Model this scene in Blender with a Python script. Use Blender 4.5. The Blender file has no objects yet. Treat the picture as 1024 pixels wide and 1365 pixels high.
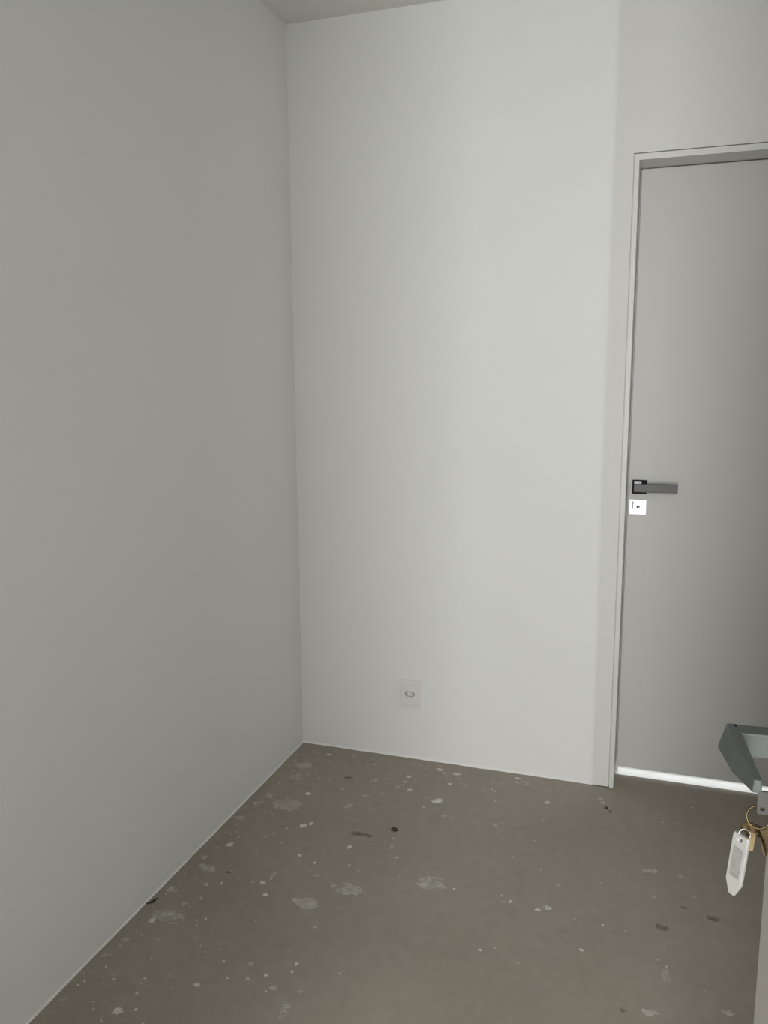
import bpy, bmesh, math, random
from mathutils import Matrix, Vector, noise
random.seed(7)
sc = bpy.context.scene
C = sc.collection

# ---------------------------------------------------------------- camera
YAW, PITCH, ROLL = 0.3251, 0.1645, -0.0064
sy, cy, sp, cp = math.sin(YAW), math.cos(YAW), math.sin(PITCH), math.cos(PITCH)
fw = Vector((-sy*cp, cy*cp, -sp)); r0 = Vector((cy, sy, 0)); u0 = r0.cross(fw)
rt = math.cos(ROLL)*r0 + math.sin(ROLL)*u0
up = -math.sin(ROLL)*r0 + math.cos(ROLL)*u0
cam = bpy.data.cameras.new('camera'); camo = bpy.data.objects.new('camera', cam); C.objects.link(camo)
M = Matrix((rt, up, -fw)).transposed().to_4x4(); M.translation = (1.3155, -2.8624, 1.4591)
camo.matrix_world = M
cam.sensor_fit = 'HORIZONTAL'; cam.sensor_width = 36; cam.lens = 36*1099.05/1024
cam.clip_start = 0.02
sc.camera = camo

# ---------------------------------------------------------------- world, lights, exposure
sc.view_settings.view_transform = 'Standard'; sc.view_settings.look = 'None'
sc.view_settings.gamma = 1; sc.view_settings.use_curve_mapping = False
sc.view_settings.exposure = -0.72
w = bpy.data.worlds.new('world'); sc.world = w; w.use_nodes = True
w.node_tree.nodes['Background'].inputs[0].default_value = (0.9, 0.95, 1, 1)
w.node_tree.nodes['Background'].inputs[1].default_value = 0.05

def area(name, loc, rot, sx, sy_, power, col=(1, 1, 1)):
    l = bpy.data.lights.new(name, 'AREA'); l.shape = 'RECTANGLE'; l.size = sx; l.size_y = sy_
    l.energy = power; l.color = col
    o = bpy.data.objects.new(name, l); C.objects.link(o); o.location = loc; o.rotation_euler = rot
    return o
# daylight arriving through the hall behind the camera
area('daylight_from_hall', (1.34, -4.95, 1.38), (math.pi/2, 0, 0), 0.72, 2.5, 172, (1.0, 1.0, 0.995))
# light of the bright corridor behind the closed door
# weak fill added on the right, outside the frame, to brighten the left wall
area('fill_from_right', (2.33, -1.35, 1.45), (0, math.pi/2, 0), 1.6, 1.6, 11, (1.0, 0.995, 0.97))
area('corridor_light', (1.6, 1.95, 1.45), (-math.pi/2, 0, 0), 1.1, 1.2, 42, (0.97, 0.99, 1.0))

# ---------------------------------------------------------------- helpers
def bx(bm, x0, x1, y0, y1, z0, z1):
    vs = [bm.verts.new((x, y, z)) for z in (z0, z1) for y in (y0, y1) for x in (x0, x1)]
    for f in ((0, 2, 3, 1), (4, 5, 7, 6), (0, 1, 5, 4), (2, 6, 7, 3), (0, 4, 6, 2), (1, 3, 7, 5)):
        bm.faces.new([vs[i] for i in f])
    return vs
def box(x0, x1, y0, y1, z0, z1, bev=0, seg=2):
    bm = bmesh.new(); bx(bm, x0, x1, y0, y1, z0, z1)
    if bev: bmesh.ops.bevel(bm, geom=bm.edges[:], offset=bev, segments=seg, profile=0.5, affect='EDGES')
    return bm
def boxes(lst):
    bm = bmesh.new()
    for b in lst: bx(bm, *b)
    return bm
def loft(rings, cap=True):
    bm = bmesh.new(); rr = [[bm.verts.new(p) for p in r] for r in rings]; n = len(rr[0])
    for a, b in zip(rr, rr[1:]):
        for i in range(n): bm.faces.new((a[i], a[(i+1) % n], b[(i+1) % n], b[i]))
    if cap: bm.faces.new(rr[0][::-1]); bm.faces.new(rr[-1])
    bmesh.ops.recalc_face_normals(bm, faces=bm.faces)
    return bm
def cyl(p0, p1, r, n=24, bev=0):
    p0, p1 = Vector(p0), Vector(p1); d = (p1-p0).normalized(); a = d.orthogonal().normalized(); b = d.cross(a)
    L = (p1-p0).length; prof = [(0, r)] + [(L, r)]
    if bev: prof = [(0, r-bev), (bev, r), (L-bev, r), (L, r-bev)]
    return loft([[p0+d*t+(a*math.cos(2*math.pi*i/n)+b*math.sin(2*math.pi*i/n))*q for i in range(n)] for t, q in prof])
def torus(c, R, r, Mx, n=28, m=8):
    bm = bmesh.new(); g = []
    for i in range(n):
        A = 2*math.pi*i/n
        g.append([bm.verts.new(Mx @ Vector(((R+r*math.cos(2*math.pi*j/m))*math.cos(A), (R+r*math.cos(2*math.pi*j/m))*math.sin(A), r*math.sin(2*math.pi*j/m)))+Vector(c)) for j in range(m)])
    for i in range(n):
        for j in range(m): bm.faces.new((g[i][j], g[(i+1) % n][j], g[(i+1) % n][(j+1) % m], g[i][(j+1) % m]))
    return bm
def plate(outline, t, holes=(), nh=16):
    """flat plate in local XZ, thickness along Y, optional round holes (cut by a boolean-free grid fill)"""
    bm = bmesh.new(); loops = [outline] + [[(cx+r*math.cos(2*math.pi*i/nh), cz+r*math.sin(2*math.pi*i/nh)) for i in range(nh)] for cx, cz, r in holes]
    es = []
    for lp in loops:
        vs = [bm.verts.new((x, -t/2, z)) for x, z in lp]
        es += [bm.edges.new((vs[i], vs[(i+1) % len(vs)])) for i in range(len(vs))]
    bmesh.ops.triangle_fill(bm, use_beauty=True, use_dissolve=False, edges=es)
    ext = bmesh.ops.extrude_face_region(bm, geom=bm.faces[:])
    for v in [g for g in ext['geom'] if isinstance(g, bmesh.types.BMVert)]: v.co.y += t
    bmesh.ops.recalc_face_normals(bm, faces=bm.faces)
    return bm
def obj(name, bm, mat, parent=None, smooth=False):
    me = bpy.data.meshes.new(name); bm.to_mesh(me); bm.free()
    me.materials.append(mat)
    if smooth:
        for p in me.polygons: p.use_smooth = True
    o = bpy.data.objects.new(name, me); C.objects.link(o)
    if parent: o.parent = parent
    return o
def tag(o, label, cat, group=None, kind=None):
    o['label'] = label; o['category'] = cat
    if group: o['group'] = group
    if kind: o['kind'] = kind
    return o
def thing(name, label, cat, loc=(0, 0, 0), rotz=0, kind=None):
    o = bpy.data.objects.new(name, None); C.objects.link(o); o.location = loc; o.rotation_euler = (0, 0, rotz)
    o.empty_display_size = 0.05
    return tag(o, label, cat, None, kind)

# ---------------------------------------------------------------- materials
def mat(name, col, rough=0.5, metal=0.0, spec=0.5, var=0.0, vscale=3.0, bump=0.0, bscale=200.0, bdist=0.001):
    m = bpy.data.materials.new(name); m.use_nodes = True; nt = m.node_tree; b = nt.nodes['Principled BSDF']
    b.inputs['Base Color'].default_value = (*col, 1); b.inputs['Roughness'].default_value = rough
    b.inputs['Metallic'].default_value = metal; b.inputs['Specular IOR Level'].default_value = spec
    tc = nt.nodes.new('ShaderNodeTexCoord')
    if var:
        n = nt.nodes.new('ShaderNodeTexNoise'); n.inputs['Scale'].default_value = vscale; n.inputs['Detail'].default_value = 5
        nt.links.new(tc.outputs['Object'], n.inputs['Vector'])
        r = nt.nodes.new('ShaderNodeValToRGB'); r.color_ramp.elements[0].position = 0.3; r.color_ramp.elements[1].position = 0.7
        r.color_ramp.elements[0].color = (*[c*(1-var) for c in col], 1); r.color_ramp.elements[1].color = (*[min(1, c*(1+var)) for c in col], 1)
        nt.links.new(n.outputs['Fac'], r.inputs['Fac']); nt.links.new(r.outputs['Color'], b.inputs['Base Color'])
    if bump:
        n = nt.nodes.new('ShaderNodeTexNoise'); n.inputs['Scale'].default_value = bscale; n.inputs['Detail'].default_value = 3
        nt.links.new(tc.outputs['Object'], n.inputs['Vector'])
        bp = nt.nodes.new('ShaderNodeBump'); bp.inputs['Strength'].default_value = bump; bp.inputs['Distance'].default_value = bdist
        nt.links.new(n.outputs['Fac'], bp.inputs['Height']); nt.links.new(bp.outputs['Normal'], b.inputs['Normal'])
    return m
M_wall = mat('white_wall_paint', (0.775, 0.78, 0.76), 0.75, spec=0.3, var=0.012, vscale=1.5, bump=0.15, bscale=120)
M_ceil = mat('white_ceiling_paint', (0.74, 0.745, 0.71), 0.9, spec=0.2, var=0.01, bump=0.1, bscale=150)
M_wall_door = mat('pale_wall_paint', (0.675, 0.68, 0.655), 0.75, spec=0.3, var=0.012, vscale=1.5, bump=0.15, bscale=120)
M_frame = mat('pale_grey_frame_lacquer', (0.64, 0.645, 0.61), 0.45, var=0.01, vscale=4)
M_door = mat('pale_grey_door_lacquer', (0.515, 0.515, 0.49), 0.5, var=0.015, vscale=2.0, bump=0.05, bscale=80)
M_leaf = mat('white_leaf_lacquer', (0.62, 0.61, 0.57), 0.45, var=0.015, vscale=3)
M_black = mat('black_plastic', (0.004, 0.004, 0.005), 0.5, spec=0.15)
M_lever = mat('dark_satin_nickel', (0.105, 0.10, 0.10), 0.5, metal=0.3)
M_glint = mat('painted_white_glint', (0.9, 0.9, 0.9), 0.3)  # white colour for the window glint on the lever neck
M_plate = mat('plate_painted_reflection', (0.95, 0.95, 0.95), 0.22, spec=0.9)  # white base colour stands for the window mirrored in the chrome plate
M_outlet = mat('off_white_plastic', (0.76, 0.74, 0.72), 0.35)
M_hole = mat('dark_socket_recess', (0.36, 0.345, 0.33), 0.6)
M_marble = mat('white_marble_sill', (0.86, 0.87, 0.85), 0.35, var=0.06, vscale=14)
M_chrome = mat('brushed_nickel', (0.12, 0.135, 0.128), 0.5, metal=0.3, spec=0.3, var=0.05, vscale=20)
M_polish = mat('polished_steel', (0.72, 0.72, 0.70), 0.16, metal=1.0)
M_steel = mat('dull_steel', (0.13, 0.13, 0.13), 0.3, metal=0.6)
M_brass = mat('aged_brass', (0.13, 0.095, 0.05), 0.42, metal=0.9, var=0.35, vscale=60)
M_tag = mat('clear_white_plastic_tag', (0.41, 0.41, 0.39), 0.4)
M_paper = mat('grey_paper_insert', (0.27, 0.27, 0.255), 0.7, var=0.2, vscale=120)
M_splat = mat('white_plaster_spatter', (0.60, 0.59, 0.545), 0.9, var=0.15, vscale=60)
M_smear = mat('thin_plaster_smear', (0.425, 0.40, 0.35), 0.9, var=0.2, vscale=45)
M_dirt = mat('dark_dirt_smudge', (0.19, 0.168, 0.14), 0.9, var=0.25, vscale=50)
M_chip = mat('brown_debris', (0.05, 0.032, 0.026), 0.8, var=0.3, vscale=200)
M_dark = mat('dry_dark_leaf', (0.022, 0.018, 0.014), 0.8)
M_out = mat('plain_hall_paint', (0.70, 0.70, 0.68), 0.85)

def concrete():
    m = bpy.data.materials.new('grey_brown_screed'); m.use_nodes = True; nt = m.node_tree; N = nt.nodes; Lk = nt.links
    b = N['Principled BSDF']; b.inputs['Roughness'].default_value = 0.72; b.inputs['Specular IOR Level'].default_value = 0.35
    tc = N.new('ShaderNodeTexCoord')
    def nz(s, d, rough=0.55):
        n = N.new('ShaderNodeTexNoise'); n.inputs['Scale'].default_value = s; n.inputs['Detail'].default_value = d
        n.inputs['Roughness'].default_value = rough; Lk.new(tc.outputs['Object'], n.inputs['Vector']); return n
    def ramp(src, stops):
        r = N.new('ShaderNodeValToRGB'); e = r.color_ramp.elements
        while len(e) < len(stops): e.new(0.5)
        for x, (p, c) in zip(e, stops): x.position = p; x.color = (*c, 1)
        Lk.new(src, r.inputs['Fac']); return r
    def mix(f, a, c, mode='MIX'):
        x = N.new('ShaderNodeMix'); x.data_type = 'RGBA'; x.blend_type = mode
        if isinstance(f, float): x.inputs[0].default_value = f
        else: Lk.new(f, x.inputs[0])
        Lk.new(a, x.inputs[6])
        if isinstance(c, tuple): x.inputs[7].default_value = (*c, 1)
        else: Lk.new(c, x.inputs[7])
        return x.outputs[2]
    base = ramp(nz(1.6, 4).outputs['Fac'], [(0.35, (0.300, 0.268, 0.224)), (0.65, (0.342, 0.308, 0.260))])
    fine = ramp(nz(28, 6, 0.7).outputs['Fac'], [(0.3, (0.92, 0.92, 0.92)), (0.7, (1.07, 1.07, 1.07))])
    c = mix(1.0, base.outputs[0], fine.outputs[0], 'MULTIPLY')
    # pale dusty patches
    pat = ramp(nz(9, 7, 0.72).outputs['Fac'], [(0.60, (0, 0, 0)), (0.74, (0.45, 0.45, 0.45))])
    c = mix(pat.outputs[0], c, (0.43, 0.41, 0.36))
    # tiny speckle
    v = N.new('ShaderNodeTexVoronoi'); v.inputs['Scale'].default_value = 34; Lk.new(tc.outputs['Object'], v.inputs['Vector'])
    sp_ = ramp(v.outputs['Distance'], [(0.05, (0.5, 0.5, 0.5)), (0.11, (0, 0, 0))])
    gate = ramp(nz(5, 2).outputs['Fac'], [(0.52, (0, 0, 0)), (0.6, (1, 1, 1))])
    g = mix(1.0, sp_.outputs[0], gate.outputs[0], 'MULTIPLY')
    c = mix(g, c, (0.52, 0.50, 0.45))
    Lk.new(c, b.inputs['Base Color'])
    bp = N.new('ShaderNodeBump'); bp.inputs['Strength'].default_value = 0.18; bp.inputs['Distance'].default_value = 0.002
    Lk.new(nz(60, 6, 0.7).outputs['Fac'], bp.inputs['Height']); Lk.new(bp.outputs['Normal'], b.inputs['Normal'])
    return m
M_floor = concrete()

# ---------------------------------------------------------------- room shell
H = 2.6743; XD = 1.1364; XR = 2.35; YF = -2.80
floor = tag(obj('floor', box(-0.15, XR+0.12, -5.1, 0.107, -0.15, 0), M_floor), 'bare grey-brown screed floor spotted with plaster', 'floor', kind='structure')
tag(obj('ceiling', box(-0.15, XR+0.12, YF-0.12, 0.16, H, H+0.15), M_ceil), 'plain white ceiling', 'ceiling', kind='structure')
tag(obj('wall_left', box(-0.15, 0, YF-0.12, 0, 0, H), M_wall), 'plain white wall along the left, in shade', 'wall', kind='structure')
tag(obj('wall_back', box(-0.15, XD, 0, 0.15, 0, H), M_wall), 'brightly lit white end wall with the power outlet', 'wall', kind='structure')
PR = -0.0093; GX = 1.1952; ZH = 2.14; DX1 = 2.028
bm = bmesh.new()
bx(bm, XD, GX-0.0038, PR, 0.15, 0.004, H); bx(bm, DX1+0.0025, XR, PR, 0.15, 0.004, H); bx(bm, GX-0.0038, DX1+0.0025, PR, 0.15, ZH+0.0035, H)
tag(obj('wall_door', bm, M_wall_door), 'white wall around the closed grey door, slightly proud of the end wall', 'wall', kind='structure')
tag(obj('wall_right', box(XR, XR+0.12, YF-0.12, 0.15, 0, H), M_wall), 'white wall on the right, outside the frame', 'wall', kind='structure')
OX0, OX1, OZ = 0.85, 1.535, 2.45
tag(obj('wall_front', boxes([(0, OX0, YF-0.12, YF, 0, H), (OX1, XR, YF-0.12, YF, 0, H), (OX0, OX1, YF-0.12, YF, OZ, H)]), M_wall), 'white wall behind the viewer with the entrance opening', 'wall', kind='structure')
# hall behind the viewer and corridor behind the closed door (only seen as light)
tag(obj('wall_hall', boxes([(-0.15, 0, -5.1, YF-0.12, 0, H), (XR, XR+0.12, -5.1, YF-0.12, 0, H), (-0.15, XR+0.12, -5.2, -5.1, 0, H), (-0.15, XR+0.12, -5.2, YF-0.12, H, H+0.1)]), M_out), 'plain walls of the hall behind the viewer', 'wall', kind='structure')
tag(obj('wall_corridor', boxes([(0.9, 1.0, 0.15, 2.0, -0.1, 2.6), (2.2, 2.3, 0.15, 2.0, -0.1, 2.6), (0.9, 2.3, 2.0, 2.1, -0.1, 2.6), (0.9, 2.3, 0.15, 2.1, 2.6, 2.7), (1.0, 2.2, 0.15, 2.0, -0.1, 0)]), M_out), 'plain corridor beyond the closed door', 'wall', kind='structure')

# uneven plaster bead where the walls meet the floor
def bead(name, a, b, n_in, wmin, wmax, hgt, seed, label):
    rnd = random.Random(seed); a, b, n_in = Vector(a), Vector(b), Vector(n_in); L = (b-a).length; k = int(L/0.02)
    bm = bmesh.new(); rows = []
    for i in range(k+1):
        p = a+(b-a)*i/k; q = noise.noise((i*0.21+seed, 0, 0))*0.5+0.5; wd = wmin+(wmax-wmin)*q*rnd.uniform(.7, 1.1)
        h = hgt*(0.6+0.6*q)
        rows.append([bm.verts.new(p+Vector((0, 0, h))), bm.verts.new(p+n_in*wd*.35+Vector((0, 0, h*.55))), bm.verts.new(p+n_in*wd), bm.verts.new(p)])
    for r1, r2 in zip(rows, rows[1:]):
        for j in range(4): bm.faces.new((r1[j], r2[j], r2[(j+1) % 4], r1[(j+1) % 4]))
    bm.faces.new(rows[0]); bm.faces.new(rows[-1][::-1]); bmesh.ops.recalc_face_normals(bm, faces=bm.faces)
    tag(obj(name, bm, M_wall, smooth=False), label, 'trim', kind='structure')
bead('trim_1', (0, YF, 0), (0, 0, 0), (1, 0, 0), 0.002, 0.006, 0.006, 3, 'uneven plaster edge at the foot of the left wall')
bead('trim_2', (0, 0, 0), (XD, 0, 0), (0, -1, 0), 0.002, 0.007, 0.008, 9, 'uneven plaster edge at the foot of the end wall')

# ---------------------------------------------------------------- closed door in its frame
door = thing('door_1', 'closed flat pale grey door with lever handle on its left side', 'door', (0, 0, 0), kind='structure')
FI = GX+0.0135; ZI = ZH-0.018; YS = 0.107; FR = DX1-0.0135
bm = bmesh.new()
bx(bm, GX, FI, PR, PR+0.012, 0.001, ZH); bx(bm, FR, DX1, PR, PR+0.012, 0.001, ZH); bx(bm, FI, FR, PR, PR+0.012, ZI, ZH)
bx(bm, GX-0.004, FI, PR+0.012, 0.15, 0.001, ZH+0.004); bx(bm, FR, DX1+0.004, PR+0.012, 0.15, 0.001, ZH+0.004); bx(bm, FI, FR, PR+0.012, 0.15, ZI, ZH+0.004)
bx(bm, FI, FI+0.009, YS+0.0355, 0.15, 0.001, ZI); bx(bm, FR-0.02, FR, YS+0.0355, 0.15, 0.001, ZI); bx(bm, FI+0.02, FR-0.02, YS+0.0355, 0.15, ZI-0.02, ZI)
obj('door_frame', bm, M_frame, door)
slab = obj('door_slab', box(FI+0.005, FR-0.003, YS, YS+0.035, 0.031, ZI-0.003, 0.0015), M_door, door)
obj('sill', box(FI, FR, YS, 0.16, -0.02, 0.0005), M_marble, door)
# lever set
hd = bpy.data.objects.new('door_handle', None); C.objects.link(hd); hd.parent = door; hd.location = (1.2505, YS, 1.0715)
obj('rosette', box(-0.0245, 0.0245, -0.009, 0, -0.024, 0.024, 0.0015), M_black, hd)
obj('neck', box(-0.019, 0.024, -0.040, -0.009, -0.013, 0.010, 0.003), M_lever, hd, )
obj('neck_glint', box(-0.018, 0.006, -0.014, -0.009, 0.011, 0.0205, 0.001), M_glint, hd)  # small added block, a reflection on the neck painted in white
def lever_ring(x, zt, zb, y0, y1): return [(x, y0, zb), (x, y0, zt), (x, y1, zt), (x, y1, zb)]
b = loft([lever_ring(-0.018, 0.014, -0.012, -0.052, -0.038), lever_ring(0.03, 0.016, -0.013, -0.052, -0.036), lever_ring(0.124, 0.018, -0.012, -0.051, -0.036)])
bmesh.ops.bevel(b, geom=b.edges[:], offset=0.0018, segments=2, profile=0.5, affect='EDGES')
obj('lever', b, M_lever, hd)
kp = obj('lock_plate', box(1.2185, 1.2760, YS-0.006, YS, 0.974, 1.028, 0.0015), M_plate, door); kp['label'] = 'square chrome keyhole plate with its bright reflection painted white'
obj('keyhole', boxes([(1.2455, 1.2545, YS-0.0068, YS-0.0055, 0.9995, 1.0035), (1.2440, 1.2480, YS-0.0069, YS-0.0055, 0.998, 1.005)]), M_black, kp)
obj('keyhole_cover', boxes([(1.2285, 1.2315, YS-0.0068, YS-0.0055, 0.996, 1.013), (1.2275, 1.2335, YS-0.0070, YS-0.0055, 1.013, 1.019)]), mat('grey_mark', (0.18, 0.17, 0.2), 0.5), kp)

# small paint nibs left on the wall beside the frame
# ---------------------------------------------------------------- power outlet
out = thing('power_outlet', 'small white power outlet low on the end wall', 'outlet', (0.4525, 0, 0.262))
obj('cover_plate', box(-0.040, 0.040, -0.007, 0, -0.054, 0.054, 0.0025, 3), M_outlet, out)
hexo = [(-0.021, 0.0), (-0.014, 0.0105), (0.014, 0.0105), (0.021, 0.0), (0.014, -0.0105), (-0.014, -0.0105)]
b = plate([(-0.025, -0.036), (0.025, -0.036), (0.025, 0.036), (-0.025, 0.036)], 0.003)
bmesh.ops.translate(b, vec=(0, -0.0085, 0), verts=b.verts)
obj('socket_module', b, M_outlet, out)
b = plate(hexo, 0.0012); bmesh.ops.translate(b, vec=(0, -0.0104, 0), verts=b.verts)
obj('socket_recess', b, M_hole, out)
b = plate([(x*0.62, z*0.62) for x, z in hexo], 0.0012); bmesh.ops.translate(b, vec=(0, -0.0114, 0), verts=b.verts)
ins = obj('socket_face', b, mat('white_socket_face', (0.8, 0.77, 0.75), 0.4), out)
for hx, hz in ((-0.0085, 0.0), (0.0, -0.003), (0.0085, 0.0)):
    obj('pin_hole', cyl((hx, -0.0118, hz), (hx, -0.0125, hz), 0.0018, 12), M_black, ins)

# ---------------------------------------------------------------- open leaf at the right with its lockset
LANG = 0.078
leaf = thing('door_2', 'open white door leaf at the right edge, seen almost edge-on', 'door', (1.510, YF, 0), LANG, kind='structure')
obj('door_slab', box(0, 0.036, 0.0, 0.85, 0.012, 2.10, 0.0015), M_leaf, leaf)
lh = bpy.data.objects.new('door_handle', None); C.objects.link(lh); lh.parent = leaf; lh.location = (-0.005, 0.785, 1.098); lh['label'] = 'square brushed metal lever handle'
obj('rosette', box(-0.004, 0.005, -0.026, 0.026, -0.026, 0.026, 0.0015), M_chrome, lh)
b = box(-0.047, -0.006, -0.009, 0.0125, -0.012, 0.013, 0.0015); obj('neck', b, M_chrome, lh)
# flat grip with a sloping outer face, running back towards the hinge and tapering
def gr(y, xo, xi, zt, zb, flare): return [(xi, y, zb), (xi, y, zt), (xo, y, zt), (xo-flare, y, zb)]
b = loft([gr(0.014, -0.052, -0.042, 0.013, -0.008, 0.005), gr(0.005, -0.053, -0.041, 0.013, -0.010, 0.008), gr(-0.05, -0.051, -0.040, 0.012, -0.009, 0.005), gr(-0.102, -0.046, -0.039, 0.010, -0.002, 0.001)])
bmesh.ops.bevel(b, geom=b.edges[:], offset=0.0015, segments=2, profile=0.5, affect='EDGES')
obj('lever', b, M_chrome, lh)
ls = obj('lock_plate', box(-0.004, 0, 0.759, 0.811, 1.008, 1.060, 0.0015), M_chrome, leaf)
obj('lock_cylinder', cyl((-0.008, 0.785, 1.036), (-0.003, 0.785, 1.036), 0.0085, 24, 0.001), M_polish, ls)

# ---------------------------------------------------------------- bunch of keys hanging from the lock, with its tag
W = Matrix.Rotation(LANG, 4, 'Z'); W.translation = (1.510, YF, 0)
kw = W @ Vector((-0.003, 0.785, 1.036))
keys = thing('key_bunch', 'brass keys on a ring hanging from the lock of the open door', 'keys', kw, LANG)
def key_outline(L=0.05):
    pts = []
    for i in range(14):
        a = math.radians(35+ (325-35)*i/13); pts.append((0.0125*math.cos(a), 0.0125*math.sin(a)+0.0))
    pts = [(x, z) for x, z in pts]
    # blade to +x with teeth
    x0 = 0.0115; low = [(x0, -0.0045), (0.018, -0.0045)]
    t = 0.018
    for k in range(5):
        low += [(t+0.003, -0.0018), (t+0.0055, -0.0042)]; t += 0.0062
    low += [(0.052, 0.0), (0.049, 0.0042), (x0, 0.0045)]
    return pts + low
def key_bm(M4):
    b = plate(key_outline(), 0.0022, [(-0.0075, 0.0, 0.0028)], 12); bmesh.ops.transform(b, matrix=M4, verts=b.verts); return b
# key standing in the lock: square steel bow left of the cylinder, short shank into it
b = plate([(-0.023, -0.012), (-0.0115, -0.012), (-0.0115, 0.012), (-0.023, 0.012)], 0.0026, [(-0.018, -0.006, 0.0025)], 12)
bmesh.ops.bevel(b, geom=[e for e in b.edges if abs(e.verts[0].co.y-e.verts[1].co.y) > 0.001 and abs(e.verts[0].co.x+0.018) > 0.004], offset=0.001, segments=1, affect='EDGES')
kb = obj('lock_key', b, M_steel, keys); kb['label'] = 'steel key standing in the lock'
obj('shank', box(-0.012, -0.009, -0.0013, 0.0013, -0.003, 0.003), M_polish, kb)
RC = Vector((-0.021, 0.0, -0.016))
obj('key_ring', torus(RC, 0.011, 0.0012, Matrix.Rotation(math.radians(72), 3, 'X') @ Matrix.Rotation(0.3, 3, 'Z')), M_brass, keys, True)
def hang(tx, ty, rz, off):  # key hangs by its bow hole from the ring
    return Matrix.Translation(RC+Vector(off)) @ Matrix.Rotation(rz, 4, 'Z') @ Matrix.Rotation(ty, 4, 'Y') @ Matrix.Rotation(tx, 4, 'X') @ Matrix.Translation((0.0075, 0, 0))
for tx, ty, rz, off in ((0.3, 1.35, 0.25, (0.006, 0.0, -0.008)), (1.1, 1.15, -0.9, (0.000, 0.003, -0.009)), (0.6, 1.7, 0.5, (-0.002, 0.006, -0.009)), (1.4, 1.5, 1.2, (-0.006, 0.005, -0.008))):
    obj('key', key_bm(hang(tx, ty, rz, off) @ Matrix.Diagonal((0.45, 1, 0.75, 1))), M_brass, keys)
tg = thing('key_tag', 'white plastic key tag hanging below the brass keys', 'tag', kw, LANG)
ol = [(-0.008, 0.0), (0.008, 0.0), (0.009, -0.003), (0.009, -0.052), (0.003, -0.066), (-0.003, -0.066), (-0.009, -0.052), (-0.009, -0.003)]
TM = Matrix.Translation(RC+Vector((-0.015, -0.006, -0.018))) @ Matrix.Rotation(math.radians(5), 4, 'Y') @ Matrix.Rotation(math.radians(-47), 4, 'Z')
b = plate(ol, 0.0045, [(0, -0.005, 0.0022)], 12); bmesh.ops.bevel(b, geom=[e for e in b.edges if abs(e.verts[0].co.y-e.verts[1].co.y) < 1e-5 and len(e.link_faces) == 2 and abs(e.calc_face_angle(0)) > 1], offset=0.0008, segments=1, affect='EDGES')
bmesh.ops.transform(b, matrix=TM, verts=b.verts); obj('tag_body', b, M_tag, tg)
b = plate([(-0.0055, -0.014), (0.0055, -0.014), (0.0055, -0.046), (-0.0055, -0.046)], 0.0052); bmesh.ops.transform(b, matrix=TM, verts=b.verts)
obj('paper_insert', b, M_paper, tg)
obj('tag_ring', torus(RC+Vector((-0.0125, -0.004, -0.0185)), 0.0055, 0.0007, Matrix.Rotation(math.radians(80), 3, 'X'), 18, 6), M_polish, tg, True)

# ---------------------------------------------------------------- marks and debris on the floor
SMEARS = [(0.154,-0.465,0.057,0.0465),(0.354,-0.411,0.0181,0.0202),(0.079,-0.882,0.0294,0.0198),(0.285,-0.854,0.0044,0.0227),(0.407,-0.815,0.0133,0.0075),(0.429,-0.944,0.0526,0.0271),(0.516,-0.851,0.0475,0.0356),(0.039,-1.006,0.0195,0.0146),(0.091,-1.116,0.0659,0.0266),(0.039,-1.229,0.0138,0.0062),(0.488,-1.266,0.0109,0.0075),(0.545,-1.322,0.014,0.0282),(0.398,-1.209,0.0076,0.0082),(0.033,-1.453,0.0089,0.0077),(0.74,-0.745,0.0524,0.0328),(1.343,-0.487,0.0222,0.0119),(1.429,-0.49,0.0066,0.0078),(1.35,-1.066,0.0208,0.0096),(1.385,-0.927,0.0129,0.0301),(1.521,-1.01,0.0173,0.0098),(0.489,-0.189,0.0082,0.0113),(0.904,-0.061,0.0136,0.0085),(0.474,-0.234,0.0108,0.0082),(0.097,-0.067,0.0118,0.0066),(1.17,-0.099,0.0078,0.0106),(1.18,-0.123,0.0077,0.0105),(0.171,-0.671,0.0072,0.0089),(0.106,-1.053,0.0063,0.0069),(0.414,-1.258,0.0055,0.0052),(-0.014,-1.02,0.0087,0.0073),(0.856,-0.379,0.0074,0.0092),(0.085,-0.184,0.0342,0.031),(0.095,-0.274,0.0277,0.0234),(0.05,-0.488,0.0208,0.0207),(0.064,-0.429,0.0212,0.0214),(0.036,-0.596,0.0151,0.0145),(0.044,-0.836,0.0092,0.0123),(0.386,-0.33,0.0158,0.0105),(0.381,-0.212,0.0137,0.0114)]
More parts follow.
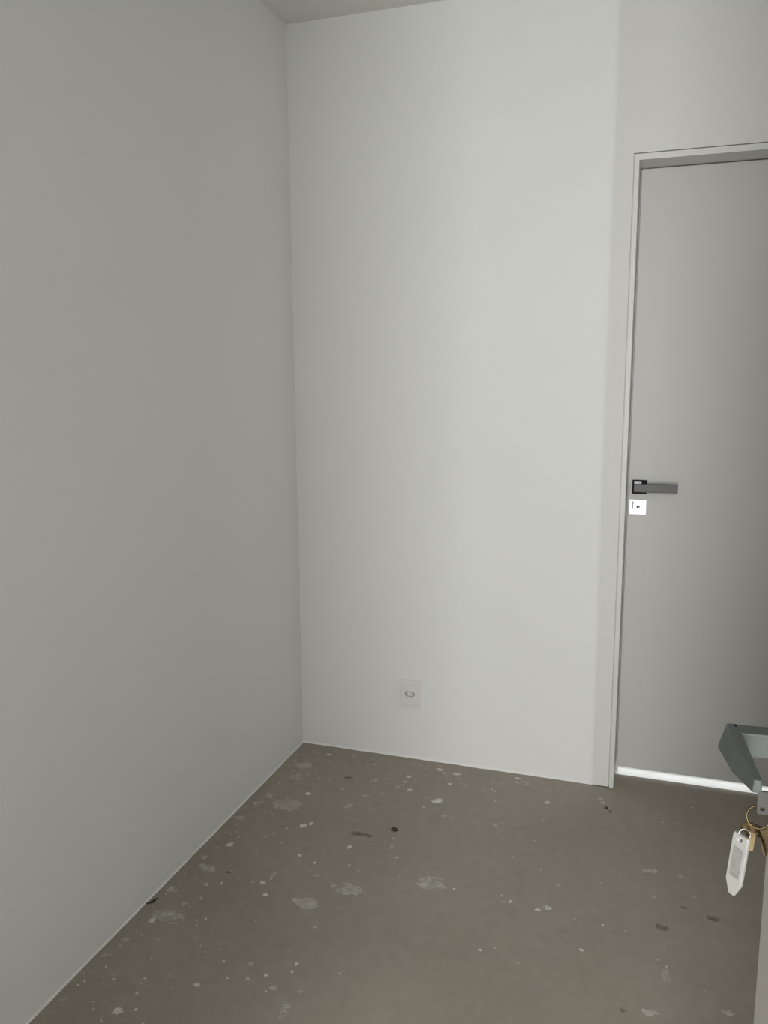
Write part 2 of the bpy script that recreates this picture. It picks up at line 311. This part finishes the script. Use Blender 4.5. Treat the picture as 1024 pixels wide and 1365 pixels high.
SPATTERS = [(0.188,-0.378,0.0106,0.0107),(0.258,-0.578,0.0123,0.0139),(0.278,-0.557,0.0074,0.0093),(0.082,-0.75,0.0095,0.0129),(0.447,-0.645,0.0071,0.0105),(0.272,-0.897,0.0088,0.0091),(0.306,-0.945,0.0086,0.0052),(0.159,-0.934,0.0044,0.0055),(0.063,-1.142,0.0082,0.0098),(0.095,-1.104,0.0062,0.0066),(0.173,-1.447,0.0105,0.0122),(0.307,-1.315,0.0091,0.0064),(0.212,-1.429,0.0053,0.0048),(0.506,-1.173,0.0047,0.0068),(0.508,-1.201,0.0047,0.0053),(0.636,-0.288,0.0143,0.0206),(0.998,-0.181,0.0077,0.0103),(1.052,-0.772,0.0083,0.0066),(1.076,-0.754,0.0104,0.01),(0.973,-0.76,0.0063,0.0068),(0.584,-0.061,0.014,0.009),(0.657,-0.075,0.0139,0.0088),(0.522,-0.242,0.0107,0.0081),(1.181,-0.898,0.0058,0.0058),(0.49,-0.147,0.0083,0.0087),(0.146,-0.072,0.0146,0.0065),(0.648,-0.155,0.0081,0.0056),(0.318,-0.734,0.0069,0.0081),(0.377,-0.756,0.0046,0.0059),(0.452,-1.233,0.0056,0.0052),(0.139,-1.017,0.0043,0.0035),(0.934,-0.979,0.0058,0.0042),(0.873,-0.041,0.011,0.0086)]
SMUDGES = [(1.374,-0.743,0.026,0.0128),(1.508,-0.664,0.0223,0.0135),(1.434,-0.637,0.0124,0.0069),(0.453,-0.566,0.0387,0.0177),(0.286,-0.225,0.0248,0.0115),(1.291,-1.078,0.007,0.0072),(0.152,-0.882,0.0112,0.0058),(1.21,-0.175,0.0063,0.0101)]
NIBS=[(1.172, 1.532), (1.168, 1.501), (1.174, 1.52)]
def splat(bm, x, y, a, b_, rnd, thick, n=None, rough=0.35):
    n = n or (18 if a > 0.02 else 9)
    ph = rnd.uniform(0, 100); rot = rnd.uniform(-0.3, 0.3)
    ring = []
    for i in range(n):
        t = 2*math.pi*i/n; q = 1+rough*noise.noise((math.cos(t)*1.6+ph, math.sin(t)*1.6, ph))*1.8
        u, v = a*q*math.cos(t), b_*q*math.sin(t)
        ring.append((x+u*math.cos(rot)-v*math.sin(rot), y+u*math.sin(rot)+v*math.cos(rot)))
    bot = [bm.verts.new((p, q, 0.0)) for p, q in ring]
    top = [bm.verts.new((x+(p-x)*.82, y+(q-y)*.82, thick)) for p, q in ring]
    for i in range(n): bm.faces.new((bot[i], bot[(i+1) % n], top[(i+1) % n], top[i]))
    bm.faces.new(top)
def stuff(name, lst, m, thick, frag=False):
    bm = bmesh.new(); rnd = random.Random(len(lst))
    for x, y, a, b_ in lst:
        if frag and a > 0.012:      # a broken-up smear: many small islands in the ellipse
            k = int(160+a*4500)
            for i in range(k):
                t = rnd.uniform(0, 2*math.pi); q = rnd.random()**0.65
                nv = noise.noise((x*31+math.cos(t)*q*1.5, y*31+math.sin(t)*q*1.5, 2.0))
                if nv < (q-0.78)*1.0: continue
                s = min(a, 0.035)*rnd.uniform(.04, .16)
                splat(bm, x+a*q*math.cos(t), y+b_*q*math.sin(t), s, s*rnd.uniform(.5, 1), rnd, thick*rnd.uniform(.4, 1), 7)
        else: splat(bm, x, y, a, b_, rnd, thick)
    o = obj(name, bm, m, floor); o['kind'] = 'stuff'; return o
rnd = random.Random(11)
small = []
for i in range(420):
    if rnd.random() < 0.45: x = abs(rnd.gauss(0, 0.16))+0.012; y = -rnd.uniform(0.02, 1.9)
    elif rnd.random() < 0.4: x = rnd.uniform(0.02, 1.1); y = -abs(rnd.gauss(0, 0.15))-0.02
    else: x = rnd.uniform(0.02, 1.5); y = -rnd.uniform(0.02, 1.9)
    s = rnd.uniform(0.0012, 0.0042); small.append((x, y, s, s*rnd.uniform(.5, 1)))
stuff('plaster_spatter', SPATTERS+small[:200], M_splat, 0.0006)
stuff('plaster_smear', SMEARS+[(x, y, a*1.5, b*1.4) for x, y, a, b in small[200:]], M_smear, 0.0003, True)
stuff('dirt_smudge', SMUDGES, M_dirt, 0.0003, True)

def debris(name, label, loc, sx, sy_, sz, m, seed):
    bm = bmesh.new(); bmesh.ops.create_icosphere(bm, subdivisions=3, radius=1)
    for v in bm.verts:
        q = 1+0.35*noise.noise(v.co*1.7+Vector((seed, 0, 0)))+0.12*noise.noise(v.co*5+Vector((seed, 3, 0)))
        v.co = Vector((v.co.x*sx*q, v.co.y*sy_*q, (max(v.co.z, -0.5)+0.5)*sz*q))
    o = obj(name, bm, m); o.location = loc; return tag(o, label, 'debris')
debris('debris_chip', 'small dark reddish-brown chip lying in the middle of the floor', (0.552, -0.511, 0), 0.011, 0.008, 0.006, M_chip, 2)
debris('plaster_lump', 'round whitish plaster lump stuck on the floor before the end wall', (0.636, -0.288, 0), 0.013, 0.010, 0.003, M_splat, 5)
debris('debris_crumb', 'tiny dark crumb on the floor below the door frame corner', (1.195, -0.160, 0), 0.006, 0.004, 0.004, M_chip, 8)
# curled dark scrap at the foot of the left wall
bm = bmesh.new(); rows = []
for i in range(9):
    t = i/8; wd = 0.006*math.sin(math.pi*(0.08+0.84*t)); h = 0.0012+0.006*abs(t-0.45)
    rows.append([bm.verts.new((-0.5*wd, -0.018+0.036*t, h)), bm.verts.new((0, -0.018+0.036*t, h-0.001)), bm.verts.new((0.9*wd, -0.018+0.036*t, h+0.001)), bm.verts.new((0.9*wd, -0.018+0.036*t, h+0.0018)), bm.verts.new((0, -0.018+0.036*t, h)), bm.verts.new((-0.5*wd, -0.018+0.036*t, h+0.0008))])
for a, b in zip(rows, rows[1:]):
    for j in range(6): bm.faces.new((a[j], a[(j+1) % 6], b[(j+1) % 6], b[j]))
bm.faces.new(rows[0]); bm.faces.new(rows[-1][::-1]); bmesh.ops.recalc_face_normals(bm, faces=bm.faces)
o = obj('dry_scrap', bm, M_dark); o.location = (0.016, -1.074, 0); o.rotation_euler = (0, 0, -0.5)
tag(o, 'curled black dry scrap lying against the foot of the left wall', 'debris')

# ---------------------------------------------------------------- three tiny plaster nibs on the wall beside the frame
for x, z in NIBS:
    bm = bmesh.new(); bmesh.ops.create_icosphere(bm, subdivisions=2, radius=1)
    for v in bm.verts: v.co = Vector((v.co.x*0.0022, v.co.y*0.0008, v.co.z*0.0026))
    o = obj('plaster_nib', bm, M_wall, bpy.data.objects['wall_door']); o.location = (x, PR, z)
